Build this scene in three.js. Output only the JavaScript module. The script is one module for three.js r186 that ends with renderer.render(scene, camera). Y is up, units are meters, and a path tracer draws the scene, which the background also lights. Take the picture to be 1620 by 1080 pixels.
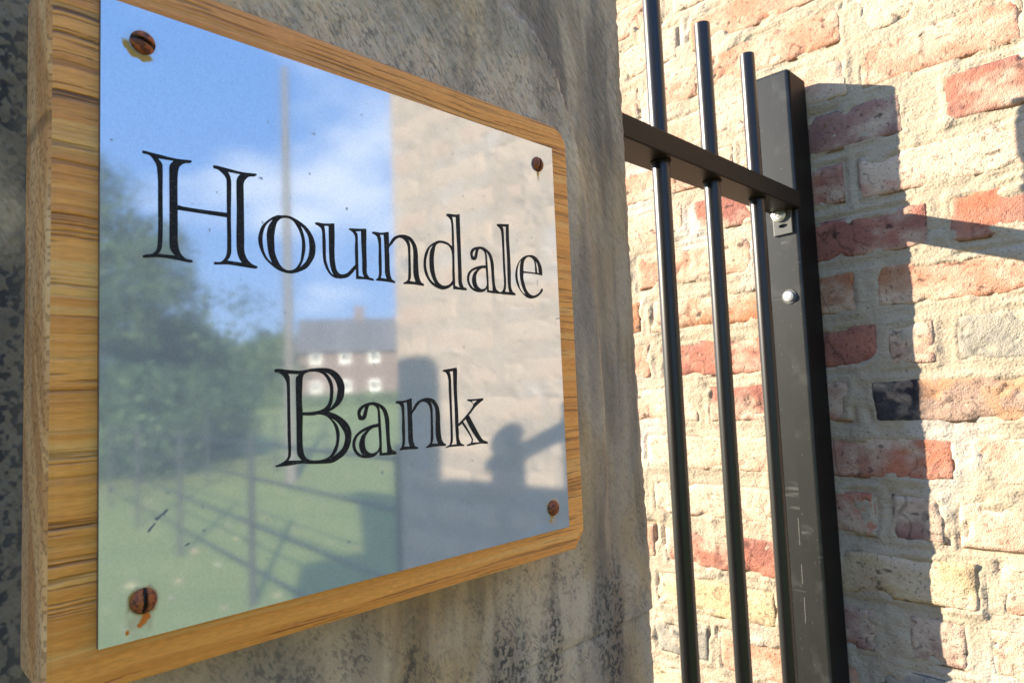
import * as THREE from 'three';
import { mergeGeometries, mergeVertices, toCreasedNormals } from 'three/addons/utils/BufferGeometryUtils.js';
import { RoundedBoxGeometry } from 'three/addons/geometries/RoundedBoxGeometry.js';

// ---------------------------------------------------------------- camera, sky, sun, exposure
const EYE = 1.25;                                   // height of the lens above the lawn
const scene = new THREE.Scene();
const camera = new THREE.PerspectiveCamera(53.07, 1024 / 682, 0.02, 600);
camera.position.set(0, EYE, 0);
camera.setRotationFromMatrix(new THREE.Matrix4().makeBasis(
  new THREE.Vector3(0.7029, -0.0412, 0.7101), new THREE.Vector3(-0.0243, 0.9963, 0.0818), new THREE.Vector3(-0.7108, -0.0748, 0.6994)));
camera.focus = 0.31; camera.userData.fStop = 36;
const renderer = new THREE.WebGLRenderer({ antialias: true });
renderer.setSize(1024, 682);
renderer.toneMapping = THREE.LinearToneMapping;
renderer.toneMappingExposure = 3.2;
renderer.shadowMap.enabled = true;

const SUN = new THREE.Vector3(-1, 0.63, -1.63).normalize();
const sun = new THREE.DirectionalLight(new THREE.Color().setRGB(1, 0.895, 0.715), 5);
sun.position.copy(SUN).multiplyScalar(20).add(new THREE.Vector3(0.6, EYE, 0));
sun.target.position.set(0.6, EYE, 0);
sun.castShadow = true;
Object.assign(sun.shadow.camera, { left: -12, right: 12, top: 12, bottom: -12, near: 0.5, far: 60 });
sun.shadow.mapSize.set(4096, 4096);
scene.add(sun, sun.target);

// ---------------------------------------------------------------- noise and small helpers
let seed = 7;
const rnd = () => { seed = (seed * 1664525 + 1013904223) >>> 0; return seed / 4294967296; };
const rr = (a, b) => a + (b - a) * rnd();
const H = new Float32Array(65536); for (let i = 0; i < 65536; i++) H[i] = rnd();
const P1 = new Uint8Array(512); { const p = [...Array(256).keys()]; for (let i = 255; i > 0; i--) { const j = Math.floor(rnd() * (i + 1)); [p[i], p[j]] = [p[j], p[i]]; } for (let i = 0; i < 512; i++) P1[i] = p[i & 255]; }
function vn(x, y, s = 0) {                          // value noise 0..1
  const xi = Math.floor(x), yi = Math.floor(y); let fx = x - xi, fy = y - yi;
  fx = fx * fx * (3 - 2 * fx); fy = fy * fy * (3 - 2 * fy);
  const r0 = P1[(yi + s * 37) & 255], r1 = P1[(yi + 1 + s * 37) & 255], x0 = (xi + s * 91) & 255, x1 = (xi + 1 + s * 91) & 255;
  const a = H[(r0 << 8) | x0], b = H[(r0 << 8) | x1], c = H[(r1 << 8) | x0], d = H[(r1 << 8) | x1];
  return a + (b - a) * fx + (c - a + (a - b - c + d) * fx) * fy;
}
function fbm(x, y, o = 4, s = 0) { let v = 0, a = 0.5, n = 0; for (let i = 0; i < o; i++) { v += a * vn(x, y, s + i); n += a; x = x * 2.03 + 17.3; y = y * 2.03 + 5.7; a *= 0.5; } return v / n; }
const ss = (a, b, x) => { const t = Math.min(1, Math.max(0, (x - a) / (b - a))); return t * t * (3 - 2 * t); };
const clamp = (x, a = 0, b = 1) => Math.min(b, Math.max(a, x));
const mix3 = (a, b, t) => [a[0] + (b[0] - a[0]) * t, a[1] + (b[1] - a[1]) * t, a[2] + (b[2] - a[2]) * t];
const toS = (v) => { v = clamp(v); return 255 * (v <= 0.0031308 ? 12.92 * v : 1.055 * Math.pow(v, 1 / 2.4) - 0.055); };

// a texture computed texel by texel; fn(u, v) returns a linear colour [r, g, b] or a number
function tex(w, h, fn, { color = false, clampEdge = false } = {}) {
  const d = new Uint8Array(w * h * 4);
  for (let j = 0; j < h; j++) for (let i = 0; i < w; i++) {
    const c = fn((i + 0.5) / w, (j + 0.5) / h), k = (j * w + i) * 4;
    if (typeof c === 'number') d[k] = d[k + 1] = d[k + 2] = clamp(c) * 255;
    else if (color) { d[k] = toS(c[0]); d[k + 1] = toS(c[1]); d[k + 2] = toS(c[2]); }
    else { d[k] = clamp(c[0]) * 255; d[k + 1] = clamp(c[1]) * 255; d[k + 2] = clamp(c[2]) * 255; }
    d[k + 3] = 255;
  }
  const t = new THREE.DataTexture(d, w, h, THREE.RGBAFormat);
  t.magFilter = THREE.LinearFilter; t.minFilter = THREE.LinearMipmapLinearFilter; t.generateMipmaps = true;
  t.wrapS = t.wrapT = clampEdge ? THREE.ClampToEdgeWrapping : THREE.RepeatWrapping;
  if (color) t.colorSpace = THREE.SRGBColorSpace;
  t.needsUpdate = true;
  return t;
}
const mat = (rgb, rough, o = {}) => new THREE.MeshStandardMaterial({ color: new THREE.Color().setRGB(...rgb), roughness: rough, ...o });

const used = new Map();
function numbered(n) { const k = used.get(n) ?? -1; used.set(n, k + 1); return k < 0 ? n : `${n}_${String(k + 1).padStart(3, '0')}`; }
function tag(o, label, category, group, kind) { o.userData = { label, category }; if (group) o.userData.group = group; if (kind) o.userData.kind = kind; return o; }
function thing(name, label, category, [x, y, z] = [0, 0, 0], turn = 0, group) { const o = new THREE.Group(); o.name = numbered(name); o.position.set(x, y, z); o.rotation.y = turn; scene.add(o); return tag(o, label, category, group); }
function part(name, geo, m, parent, pos) { const o = new THREE.Mesh(geo, m); o.name = parent === scene ? numbered(name) : name; o.castShadow = o.receiveShadow = true; if (pos) o.position.set(...pos); parent.add(o); return o; }
const boxG = (w, h, d, x = 0, y = 0, z = 0, r = 0) => { const g = r ? new RoundedBoxGeometry(w, h, d, 3, r) : new THREE.BoxGeometry(w, h, d); g.translate(x, y, z); return g; };
// indexed grid of nu x nv points from f(i, j) -> [x, y, z]; uv from g(i, j); optional colour
function grid(nu, nv, f, uv, col) {
  const p = new Float32Array(nu * nv * 3), t = new Float32Array(nu * nv * 2), c = col ? new Float32Array(nu * nv * 3) : null, ix = [];
  for (let j = 0; j < nv; j++) for (let i = 0; i < nu; i++) {
    const k = j * nu + i, q = f(i, j); p.set(q, k * 3); t.set(uv ? uv(i, j, q) : [i / (nu - 1), j / (nv - 1)], k * 2); if (c) c.set(col(i, j, q), k * 3);
    if (i && j) { const a = k - nu - 1, b = k - nu, d = k - 1; ix.push(a, b, k, a, k, d); }
  }
  const g = new THREE.BufferGeometry();
  g.setAttribute('position', new THREE.BufferAttribute(p, 3)); g.setAttribute('uv', new THREE.BufferAttribute(t, 2)); if (c) g.setAttribute('color', new THREE.BufferAttribute(c, 3));
  g.setIndex(ix); g.computeVertexNormals(); return g;
}

// ---------------------------------------------------------------- sky: clear blue, thin bright cloud, a glow round the low sun
{
  const w = 1024, h = 512, d = new Float32Array(w * h * 4);
  for (let j = 0; j < h; j++) for (let i = 0; i < w; i++) {
    const el = ((j + 0.5) / h - 0.5) * Math.PI, az = ((i + 0.5) / w - 0.5) * 2 * Math.PI, ce = Math.cos(el);
    const dx = Math.cos(az) * ce, dy = Math.sin(el), dz = Math.sin(az) * ce;      // u = atan2(z, x) as three.js looks it up
    const up = Math.max(0, dy), t = Math.pow(1 - up, 4.5);
    let c = mix3([0.062, 0.172, 0.425], [0.27, 0.355, 0.48], t);
    const cs = dx * SUN.x + dy * SUN.y + dz * SUN.z, glow = Math.pow(Math.max(0, cs), 7);
    c = [c[0] + glow * 0.18, c[1] + glow * 0.15, c[2] + glow * 0.1];
    if (dy > 0) {
      const px = dx / (dy + 0.22), pz = dz / (dy + 0.22), n = fbm(px * 2.1 + 4, pz * 2.1 + 9, 6, 11), k = ss(0.55, 0.78, n) * ss(0.02, 0.2, dy) * 0.6;
      c = mix3(c, [0.58, 0.595, 0.62], k);
    } else c = mix3(c, [0.16, 0.17, 0.13], ss(0, 0.12, -dy));
    const k = (j * w + i) * 4; d[k] = c[0]; d[k + 1] = c[1]; d[k + 2] = c[2]; d[k + 3] = 1;
  }
  const t = new THREE.DataTexture(d, w, h, THREE.RGBAFormat, THREE.FloatType);
  t.mapping = THREE.EquirectangularReflectionMapping; t.magFilter = t.minFilter = THREE.LinearFilter; t.needsUpdate = true;
  scene.background = t; scene.environment = t;
}

// ---------------------------------------------------------------- ground
const hill = (x, z) => { const r = Math.hypot(x, z); return 1.35 * ss(28, 58, r) + 3 * ss(90, 300, r); };
{
  const grassT = tex(1024, 1024, (u, v) => {
    const a = fbm(u * 8, v * 8, 4, 2), b = fbm(u * 90, v * 90, 3, 5), c = vn(u * 256, v * 256, 8);
    return mix3(mix3([0.125, 0.17, 0.03], [0.21, 0.245, 0.05], a), [0.25, 0.26, 0.09], 0.5 * b * c);
  }, { color: true });
  const N = 121, R = 320, q = (i) => { const t = (i / (N - 1)) * 2 - 1; return Math.sign(t) * Math.pow(Math.abs(t), 2.6) * R; };
  const g = grid(N, N, (i, j) => { const x = q(i), z = q(N - 1 - j); return [x, hill(x, z), z]; }, (i, j, p) => [p[0] / 2.2, p[2] / 2.2]);
  const o = part('lawn', g, mat([1, 1, 1], 0.95, { map: grassT, bumpMap: grassT, bumpScale: 0.02 }), scene);
  o.userData = { kind: 'structure' };
  const gravel = tex(512, 512, (u, v) => mix3([0.09, 0.08, 0.065], [0.22, 0.195, 0.16], 0.4 * fbm(u * 10, v * 10, 3, 3) + 0.6 * vn(u * 128, v * 128, 4)), { color: true });
  const pth = part('path', boxG(2.0, 0.03, 7, 0.02, 0, -2.55), mat([1, 1, 1], 0.95, { map: gravel, bumpMap: gravel, bumpScale: 0.006 }), scene);
  pth.userData = { kind: 'structure' };
  // fallen leaves lying about on the lawn
  const s = new THREE.Shape(); s.moveTo(0, -0.03); s.quadraticCurveTo(0.024, 0, 0, 0.034); s.quadraticCurveTo(-0.024, 0, 0, -0.03);
  const lg = new THREE.ShapeGeometry(s, 3); lg.rotateX(-Math.PI / 2);
  { const a = lg.attributes.position; for (let i = 0; i < a.count; i++) a.setY(i, 6 * a.getX(i) ** 2 + 3 * a.getZ(i) ** 2); lg.computeVertexNormals(); }
  const n = 900, im = new THREE.InstancedMesh(lg, mat([1, 1, 1], 0.8, { side: THREE.DoubleSide }), n), M = new THREE.Matrix4(), Q = new THREE.Quaternion(), E = new THREE.Euler();
  for (let i = 0; i < n; i++) {
    const x = rr(0.6, 9), z = rr(2.2, 13);
    E.set(rr(-0.3, 0.3), rr(0, 6.28), rr(-0.3, 0.3)); M.compose(new THREE.Vector3(x, 0.012, z), Q.setFromEuler(E), new THREE.Vector3(1, 1, 1).multiplyScalar(rr(0.7, 1.4))); im.setMatrixAt(i, M);
    im.setColorAt(i, new THREE.Color().setRGB(rr(0.4, 0.6), rr(0.3, 0.42), rr(0.18, 0.3)));
  }
  im.name = 'fallen_leaves'; scene.add(tag(im, 'pale dry leaves scattered over the green lawn', 'leaves', null, 'stuff'));
}

// ---------------------------------------------------------------- brick wall on the right (plane x = XW, courses run along z)
const XW = 1.02, PITCH = 0.0775, Y0 = EYE + 0.045, BH = 0.0305, WZ0 = -1.5, WZ1 = 1.0, WTOP = 2.42;
const TYPES = {                                     // base colour, second colour, lime wash share
  red: [[0.38, 0.145, 0.095], [0.29, 0.11, 0.08], 0.46], bright: [[0.44, 0.145, 0.08], [0.37, 0.17, 0.12], 0.44], pink: [[0.48, 0.25, 0.165], [0.45, 0.21, 0.13], 0.58],
  wash: [[0.55, 0.36, 0.255], [0.53, 0.29, 0.20], 0.8], buff: [[0.50, 0.37, 0.21], [0.44, 0.31, 0.18], 0.6], grey: [[0.33, 0.29, 0.225], [0.28, 0.25, 0.205], 0.45],
  burnt: [[0.025, 0.02, 0.024], [0.045, 0.036, 0.038], 0.02], purple: [[0.31, 0.165, 0.13], [0.22, 0.115, 0.1], 0.5], mixed: [[0.46, 0.30, 0.17], [0.28, 0.12, 0.09], 0.5],
};
const known = {                                     // bricks that the photograph lets one pick out: course > [z0, z1, type]
  5: [[-0.43, -0.31, 'wash'], [-0.296, -0.108, 'pink'], [-0.09, 0.13, 'pink']],
  4: [[-0.47, -0.243, 'purple'], [-0.197, 0.02, 'red']],
  3: [[-0.44, -0.326, 'red'], [-0.308, -0.11, 'wash'], [-0.092, 0.02, 'pink']],
  2: [[-0.45, -0.224, 'red'], [-0.203, 0.02, 'bright']],
  1: [[-0.43, -0.319, 'red'], [-0.297, -0.078, 'pink']],
  0: [[-0.4, -0.298, 'red'], [-0.288, -0.228, 'mixed'], [-0.207, 0.01, 'grey']],
  '-1': [[-0.56, -0.338, 'red'], [-0.315, -0.1, 'burnt'], [-0.084, 0.14, 'pink']],
  '-2': [[-0.44, -0.218, 'bright'], [-0.197, 0.01, 'wash']],
  '-3': [[-0.43, -0.319, 'bright'], [-0.299, -0.236, 'purple'], [-0.222, 0.0, 'wash']],
  '-4': [[-0.42, -0.205, 'buff'], [-0.183, -0.08, 'pink']],
  '-5': [[-0.45, -0.327, 'purple'], [-0.291, -0.222, 'purple'], [-0.2, 0.02, 'wash']],
};
const pickType = (z) => { const r = rnd(); if (z > 0.1) return r < 0.1 ? 'pink' : 'wash'; return r < 0.05 ? 'red' : r < 0.45 ? 'pink' : r < 0.87 ? 'wash' : r < 0.93 ? 'buff' : r < 0.97 ? 'purple' : 'grey'; };
const courses = [];                                 // each: {k, yc, bricks: [{z0, z1, type, yc, h, s}]}
for (let k = -16; k <= 14; k++) {
  const yc = Y0 + k * PITCH, list = (known[k] || []).map(([z0, z1, type]) => ({ z0, z1, type }));
  let z = list.length ? list[0].z0 : -0.3 + rr(-0.1, 0.1), hd = rnd() < 0.5;
  const joint = () => rr(0.013, 0.02);
  while (z > WZ0 + 0.03) { const j = joint(), L = (hd = !hd && rnd() < 0.4) ? rr(0.1, 0.112) : rr(0.212, 0.228); list.unshift({ z0: Math.max(WZ0, z - j - L), z1: z - j, type: pickType(z) }); z -= j + L; }
  z = list[list.length - 1].z1;
  while (z < WZ1 - 0.03) { const j = joint(), L = (hd = !hd && rnd() < 0.4) ? rr(0.1, 0.112) : rr(0.212, 0.228), z1 = Math.min(WZ1, z + j + L); list.push({ z0: z + j, z1: WZ1 - z1 < 0.05 ? WZ1 : z1, type: pickType(z) }); z = list[list.length - 1].z1; }
  for (const b of list) { b.k = k; b.h = BH + rr(-0.0015, 0.001); b.yc = yc + rr(-0.002, 0.002); b.s = Math.floor(rnd() * 200); b.proud = rr(0.0003, 0.0026); if (b.z0 > 0.05) b.proud *= 0.25; if (k === -4 && b.type === 'buff') b.proud = 0.005; }
  courses.push(list);
}
const courseAt = (y) => courses[Math.round((y - Y0) / PITCH) + 16];
function nearest(z, y) {                            // [brick, depth inside its outline]; negative outside
  const l = courseAt(y); if (!l) return [null, -1];
  let best = null, bd = -1;
  for (const b of l) { if (z < b.z0 - 0.03 || z > b.z1 + 0.03) continue; const dz = Math.min(z - b.z0, b.z1 - z), dy = b.h - Math.abs(y - b.yc), d = Math.min(dz, dy); if (d > bd) { bd = d; best = b; } }
  return [best, bd];
}
// how far mortar smears over the edge of the brickwork at (z, y)
const smear = (z, y) => 0.024 * ss(0.44, 0.8, fbm(z * 24, y * 30, 4, 21)) + 0.008 * (fbm(z * 90, y * 110, 3, 24) - 0.4);
function brickRelief(b, z, y) {                     // metres, towards the viewer
  const d = Math.min(z - b.z0, b.z1 - z, b.h - Math.abs(y - b.yc));
  const pit = ss(0.72, 0.86, fbm(z * 55 + b.s, y * 75, 3, 31)) * 0.003, chip = ss(0.62, 0.8, vn(z * 38, y * 38 + b.s, 33)) * ss(0.016, 0.002, d) * 0.006;
  return b.proud + 0.0026 * (fbm(z * 22 + b.s, y * 30, 4, 28) - 0.5) + 0.0009 * (fbm(z * 160, y * 160, 2, 35) - 0.5) - pit - chip - 0.0035 * ss(0.004, 0, d);
}
function mortarRelief(z, y) {
  const [b, d] = nearest(z, y);
  let h = 0.0 + 0.0026 * (fbm(z * 17, y * 22, 3, 41) - 0.5) + 0.0011 * (fbm(z * 120, y * 150, 3, 44) - 0.5) + 0.0022 * ss(0.62, 0.8, fbm(z * 30, y * 40, 2, 47));
  if (b && d > -0.004) { const e = smear(z, y) * (b.type === 'burnt' ? 0.3 : 1) + (b.z0 > 0.05 ? 0.006 : 0); h += b.proud * 0.7 * ss(-0.012, 0.002, d) - 0.55 * Math.max(0, d - e); if (d - e > 0.02) h = Math.min(h, -0.012); }
  if (d > -0.007 && d < 0.004 && z < 0.05) h -= 0.004 * ss(0.54, 0.7, fbm(z * 15 + 3, y * 21, 3, 49)) * ss(-0.006, -0.002, d) * ss(0.004, 0.001, d);
  return Math.max(h, -0.014);
}
// colours of one brick face, shared by the texture of the near stretch and the vertex colours of the rest
const LIME = [0.56, 0.435, 0.32];
function brickColor(b, z, y, fine = 1) {
  const [A, B, wash] = TYPES[b.type], s = b.s;
  let c = mix3(A, B, ss(0.35, 0.65, fbm(z * 24 + s, y * 34, 3, 51)));
  if (b.type === 'burnt') { const t = ss(-0.262, -0.238, z + 0.02 * (fbm(z * 60, y * 60, 3, 52) - 0.5)); c = mix3(c, mix3([0.33, 0.22, 0.165], [0.41, 0.225, 0.13], ss(0.46, 0.66, fbm(z * 34 + 3, y * 40, 3, 53) + 4 * (y - b.yc))), t); c = mix3(c, [0.2, 0.13, 0.1], (1 - t) * ss(0.56, 0.66, fbm(z * 45, y * 45, 3, 54))); }
  if (b.type === 'mixed') c = mix3(c, [0.015, 0.015, 0.03], ss(0.0105, 0.0085, Math.hypot(z + 0.263, (y - b.yc - 0.012) * 1.2) + 0.003 * (vn(z * 200, y * 200, 3) - 0.5)));
  if (b.k === 1 && z < -0.22) c = mix3(c, [0.33, 0.13, 0.05], 0.7 * ss(-0.24, -0.27, z));
  const w = ss(0.60 - 0.42 * wash, 0.92 - 0.42 * wash, 0.74 * fbm(z * 14 + s * 3, y * 20, 4, 56) + 0.26 * fbm(z * 70, y * 80, 3, 60));
  c = mix3(c, LIME, w * 0.82);
  if (fine) {
    const g = 0.82 + 0.36 * fbm(z * 420, y * 420, 2, 63);
    const dk = ss(0.74, 0.86, fbm(z * 62 + s, y * 90, 3, 31)) * 0.7, sp = ss(0.83, 0.9, vn(z * 300 + s, y * 300, 66)) * 0.5;
    const crack = ss(0.022, 0.004, Math.abs(fbm(z * 20 + s, y * 14, 3, 68) - 0.5)) * ss(0.5, 0.62, vn(z * 16, y * 16 + s, 69)) * 0.4;
    const k = g * (1 - dk) * (1 - sp) * (1 - crack); c = [c[0] * k, c[1] * k, c[2] * k];
    const d = Math.min(z - b.z0, b.z1 - z, b.h - Math.abs(y - b.yc)), e = ss(0.5, 0.7, vn(z * 60, y * 60, 70)) * ss(0.006, 0.001, d) * 0.45; c = [c[0] * (1 - e), c[1] * (1 - e), c[2] * (1 - e)];
  } else { const k = 0.92 + 0.16 * rnd(); c = [c[0] * k, c[1] * k, c[2] * k]; }
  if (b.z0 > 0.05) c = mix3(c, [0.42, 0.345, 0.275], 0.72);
  return c;
}
const NZ0 = -1.1, NZ1 = -0.04, NY0 = EYE - 0.62, NY1 = EYE + 0.78;   // the stretch beside the gate that the camera sees
const wall = thing('brick_wall', 'old brick wall of pink and red bricks smeared with buff mortar, beside the black gate', 'wall', [0, 0, 0]);
{
  const TW = 1500, TH = 1980;
  const nearMap = tex(TW, TH, (u, v) => { const z = NZ0 + u * (NZ1 - NZ0), y = NY0 + v * (NY1 - NY0); let [b] = nearest(z, y); if (!b) return LIME; return brickColor(b, clamp(z, b.z0, b.z1), clamp(y, b.yc - b.h, b.yc + b.h)); }, { color: true, clampEdge: true });
  const fineBump = tex(1024, 1024, (u, v) => 0.5 * fbm(u * 40, v * 40, 4, 71) + 0.3 * vn(u * 256, v * 256, 75) + 0.2 * (1 - ss(0.74, 0.85, vn(u * 110, v * 110, 77))));
  const b1 = fineBump.clone(); b1.repeat.set(4, 7); b1.needsUpdate = true;
  const nearM = mat([1, 1, 1], 0.93, { map: nearMap, bumpMap: b1, bumpScale: 0.0017 });
  const farM = mat([1, 1, 1], 0.93, { vertexColors: true });
  // mortar bed with a thick core behind it
  const zs = [], ys = []; for (let z = WZ0; z < WZ1 - 1e-6; z += (z > -0.9 && z < -0.06) ? 0.0034 : z > 0.2 ? 0.007 : 0.012) zs.push(z); zs.push(WZ1);
  for (let y = 0; y < WTOP - 1e-6; y += (y > EYE - 0.58 && y < EYE + 0.72) ? 0.0036 : 0.012) ys.push(y); ys.push(WTOP);
  const mt = tex(1024, 1024, (u, v) => {
    const a = fbm(u * 7, v * 9, 4, 81), g = fbm(u * 300, v * 300, 2, 84), st = fbm(u * 20, v * 110, 3, 86), sp = ss(0.84, 0.92, vn(u * 210, v * 210, 88));
    let c = mix3([0.385, 0.302, 0.212], [0.46, 0.374, 0.275], a); const k = 0.84 + 0.22 * g + 0.12 * (st - 0.5) - 0.35 * sp; return [c[0] * k, c[1] * k, c[2] * k];
  }, { color: true });
  const mb = tex(1024, 1024, (u, v) => 0.3 * fbm(u * 22, v * 120, 3, 86) + 0.35 * fbm(u * 200, v * 200, 3, 84) + 0.3 * fbm(u * 40, v * 40, 3, 90));
  const mg = grid(zs.length, ys.length, (i, j) => [XW - mortarRelief(zs[i], ys[j]), ys[j], zs[i]], (i, j, p) => [p[2] / 0.45, p[1] / 0.45],
    (i, j, p) => { const e = ss(0.56, 0.78, fbm(p[2] * 9 + 2, p[1] * 6, 3, 92)) * 0.5, k = 0.9 + 0.2 * fbm(p[2] * 5, p[1] * 5, 2, 95); const q = ss(0.03, 0.08, p[2]); return [k * (1 + 0.25 * e + 0.0 * q), k * (1 + 0.42 * e + 0.02 * q), k * (1 + 0.85 * e + 0.13 * q)]; });
  part('mortar', mg, mat([1, 1, 1], 0.95, { map: mt, bumpMap: mb, bumpScale: 0.003, vertexColors: true, side: THREE.DoubleSide }), wall);
  part('wall_core', boxG(0.2, WTOP - 0.004, WZ1 - WZ0 - 0.01, XW + 0.125, WTOP / 2 - 0.002, (WZ0 + WZ1) / 2), mat([0.4, 0.28, 0.2], 0.95), wall);
  // one brick: gridded face with a rounded rim and five plain sides behind it
  function brickGeo(b, near) {
    const mid = !near && b.z1 > 0, L = b.z1 - b.z0, nu = near ? Math.max(6, Math.round(L / 0.0048)) + 1 : Math.max(3, Math.round(L / (mid ? 0.008 : 0.04))) + 1, nv = near ? 14 : mid ? 9 : 4, back = 0.05, r = 0.0012;
    const f = (i, j) => {
      const ei = i === 0 || i === nu + 1, ej = j === 0 || j === nv + 1, ii = clamp(i - 1, 0, nu - 1), jj = clamp(j - 1, 0, nv - 1);
      const z = b.z0 + r + (L - 2 * r) * ii / (nu - 1), y = b.yc - b.h + r + (2 * b.h - 2 * r) * jj / (nv - 1);
      if (ei || ej) return [XW + back, y + (ej ? (j ? r : -r) : 0), z + (ei ? (i ? r : -r) : 0)];
      const w = near ? 0.0016 : 0; return [XW - brickRelief(b, z, y), y + w * (vn(z * 70, jj * 3 + b.s, 97) - 0.5), z + w * (vn(ii * 3, y * 90 + b.s, 98) - 0.5)];
    };
    return grid(nu + 2, nv + 2, f, (i, j, p) => [(p[2] - NZ0) / (NZ1 - NZ0), (p[1] - NY0) / (NY1 - NY0)], near ? null : (i, j, p) => brickColor(b, clamp(p[2], b.z0, b.z1), clamp(p[1], b.yc - b.h, b.yc + b.h), 0));
  }
  const rest = [];
  for (const l of courses) for (const b of l) {
    if (b.z1 - b.z0 < 0.02) continue;
    const near = b.z0 > NZ0 && b.z1 < 0.15 && b.z0 < -0.06 && b.yc > NY0 + 0.03 && b.yc < NY1 - 0.03, shown = near || (b.z0 > -0.1 && b.yc > EYE - 0.55 && b.yc < EYE + 0.85);
    if (near && b.z1 > NZ1) {                       // runs out of the near texture: its own vertex colours, finely gridded
      const L = b.z1 - b.z0, nu = Math.round(L / 0.0035) + 1, nv = 18; const g = grid(nu + 2, nv + 2, (i, j) => {
        const ei = i === 0 || i === nu + 1, ej = j === 0 || j === nv + 1, z = b.z0 + L * clamp(i - 1, 0, nu - 1) / (nu - 1), y = b.yc - b.h + 2 * b.h * clamp(j - 1, 0, nv - 1) / (nv - 1);
        return [ei || ej ? XW + 0.05 : XW - brickRelief(b, z, y), y, z]; }, (i, j, p) => [p[2] * 5, p[1] * 5], (i, j, p) => brickColor(b, clamp(p[2], b.z0, b.z1), clamp(p[1], b.yc - b.h, b.yc + b.h)));
      part('brick', g, mat([1, 1, 1], 0.93, { vertexColors: true, bumpMap: fineBump, bumpScale: 0.0017 }), wall);
    } else if (near) part('brick', brickGeo(b, true), nearM, wall);
    else if (shown) part('brick', brickGeo(b, false), farM, wall);
    else rest.push(brickGeo(b, false));
  }
  const rg = part('bricks_beyond', mergeGeometries(rest), farM, wall); rg.userData.kind = 'stuff';
  const cap = []; for (let z = WZ0; z < WZ1; z += 0.31) cap.push(boxG(0.32, 0.06, 0.3, XW + 0.12, WTOP + 0.033, z + 0.155, 0.008));
  for (const c of cap) part('coping_stone', c, mat([0.34, 0.31, 0.25], 0.9), wall);
}

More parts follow.
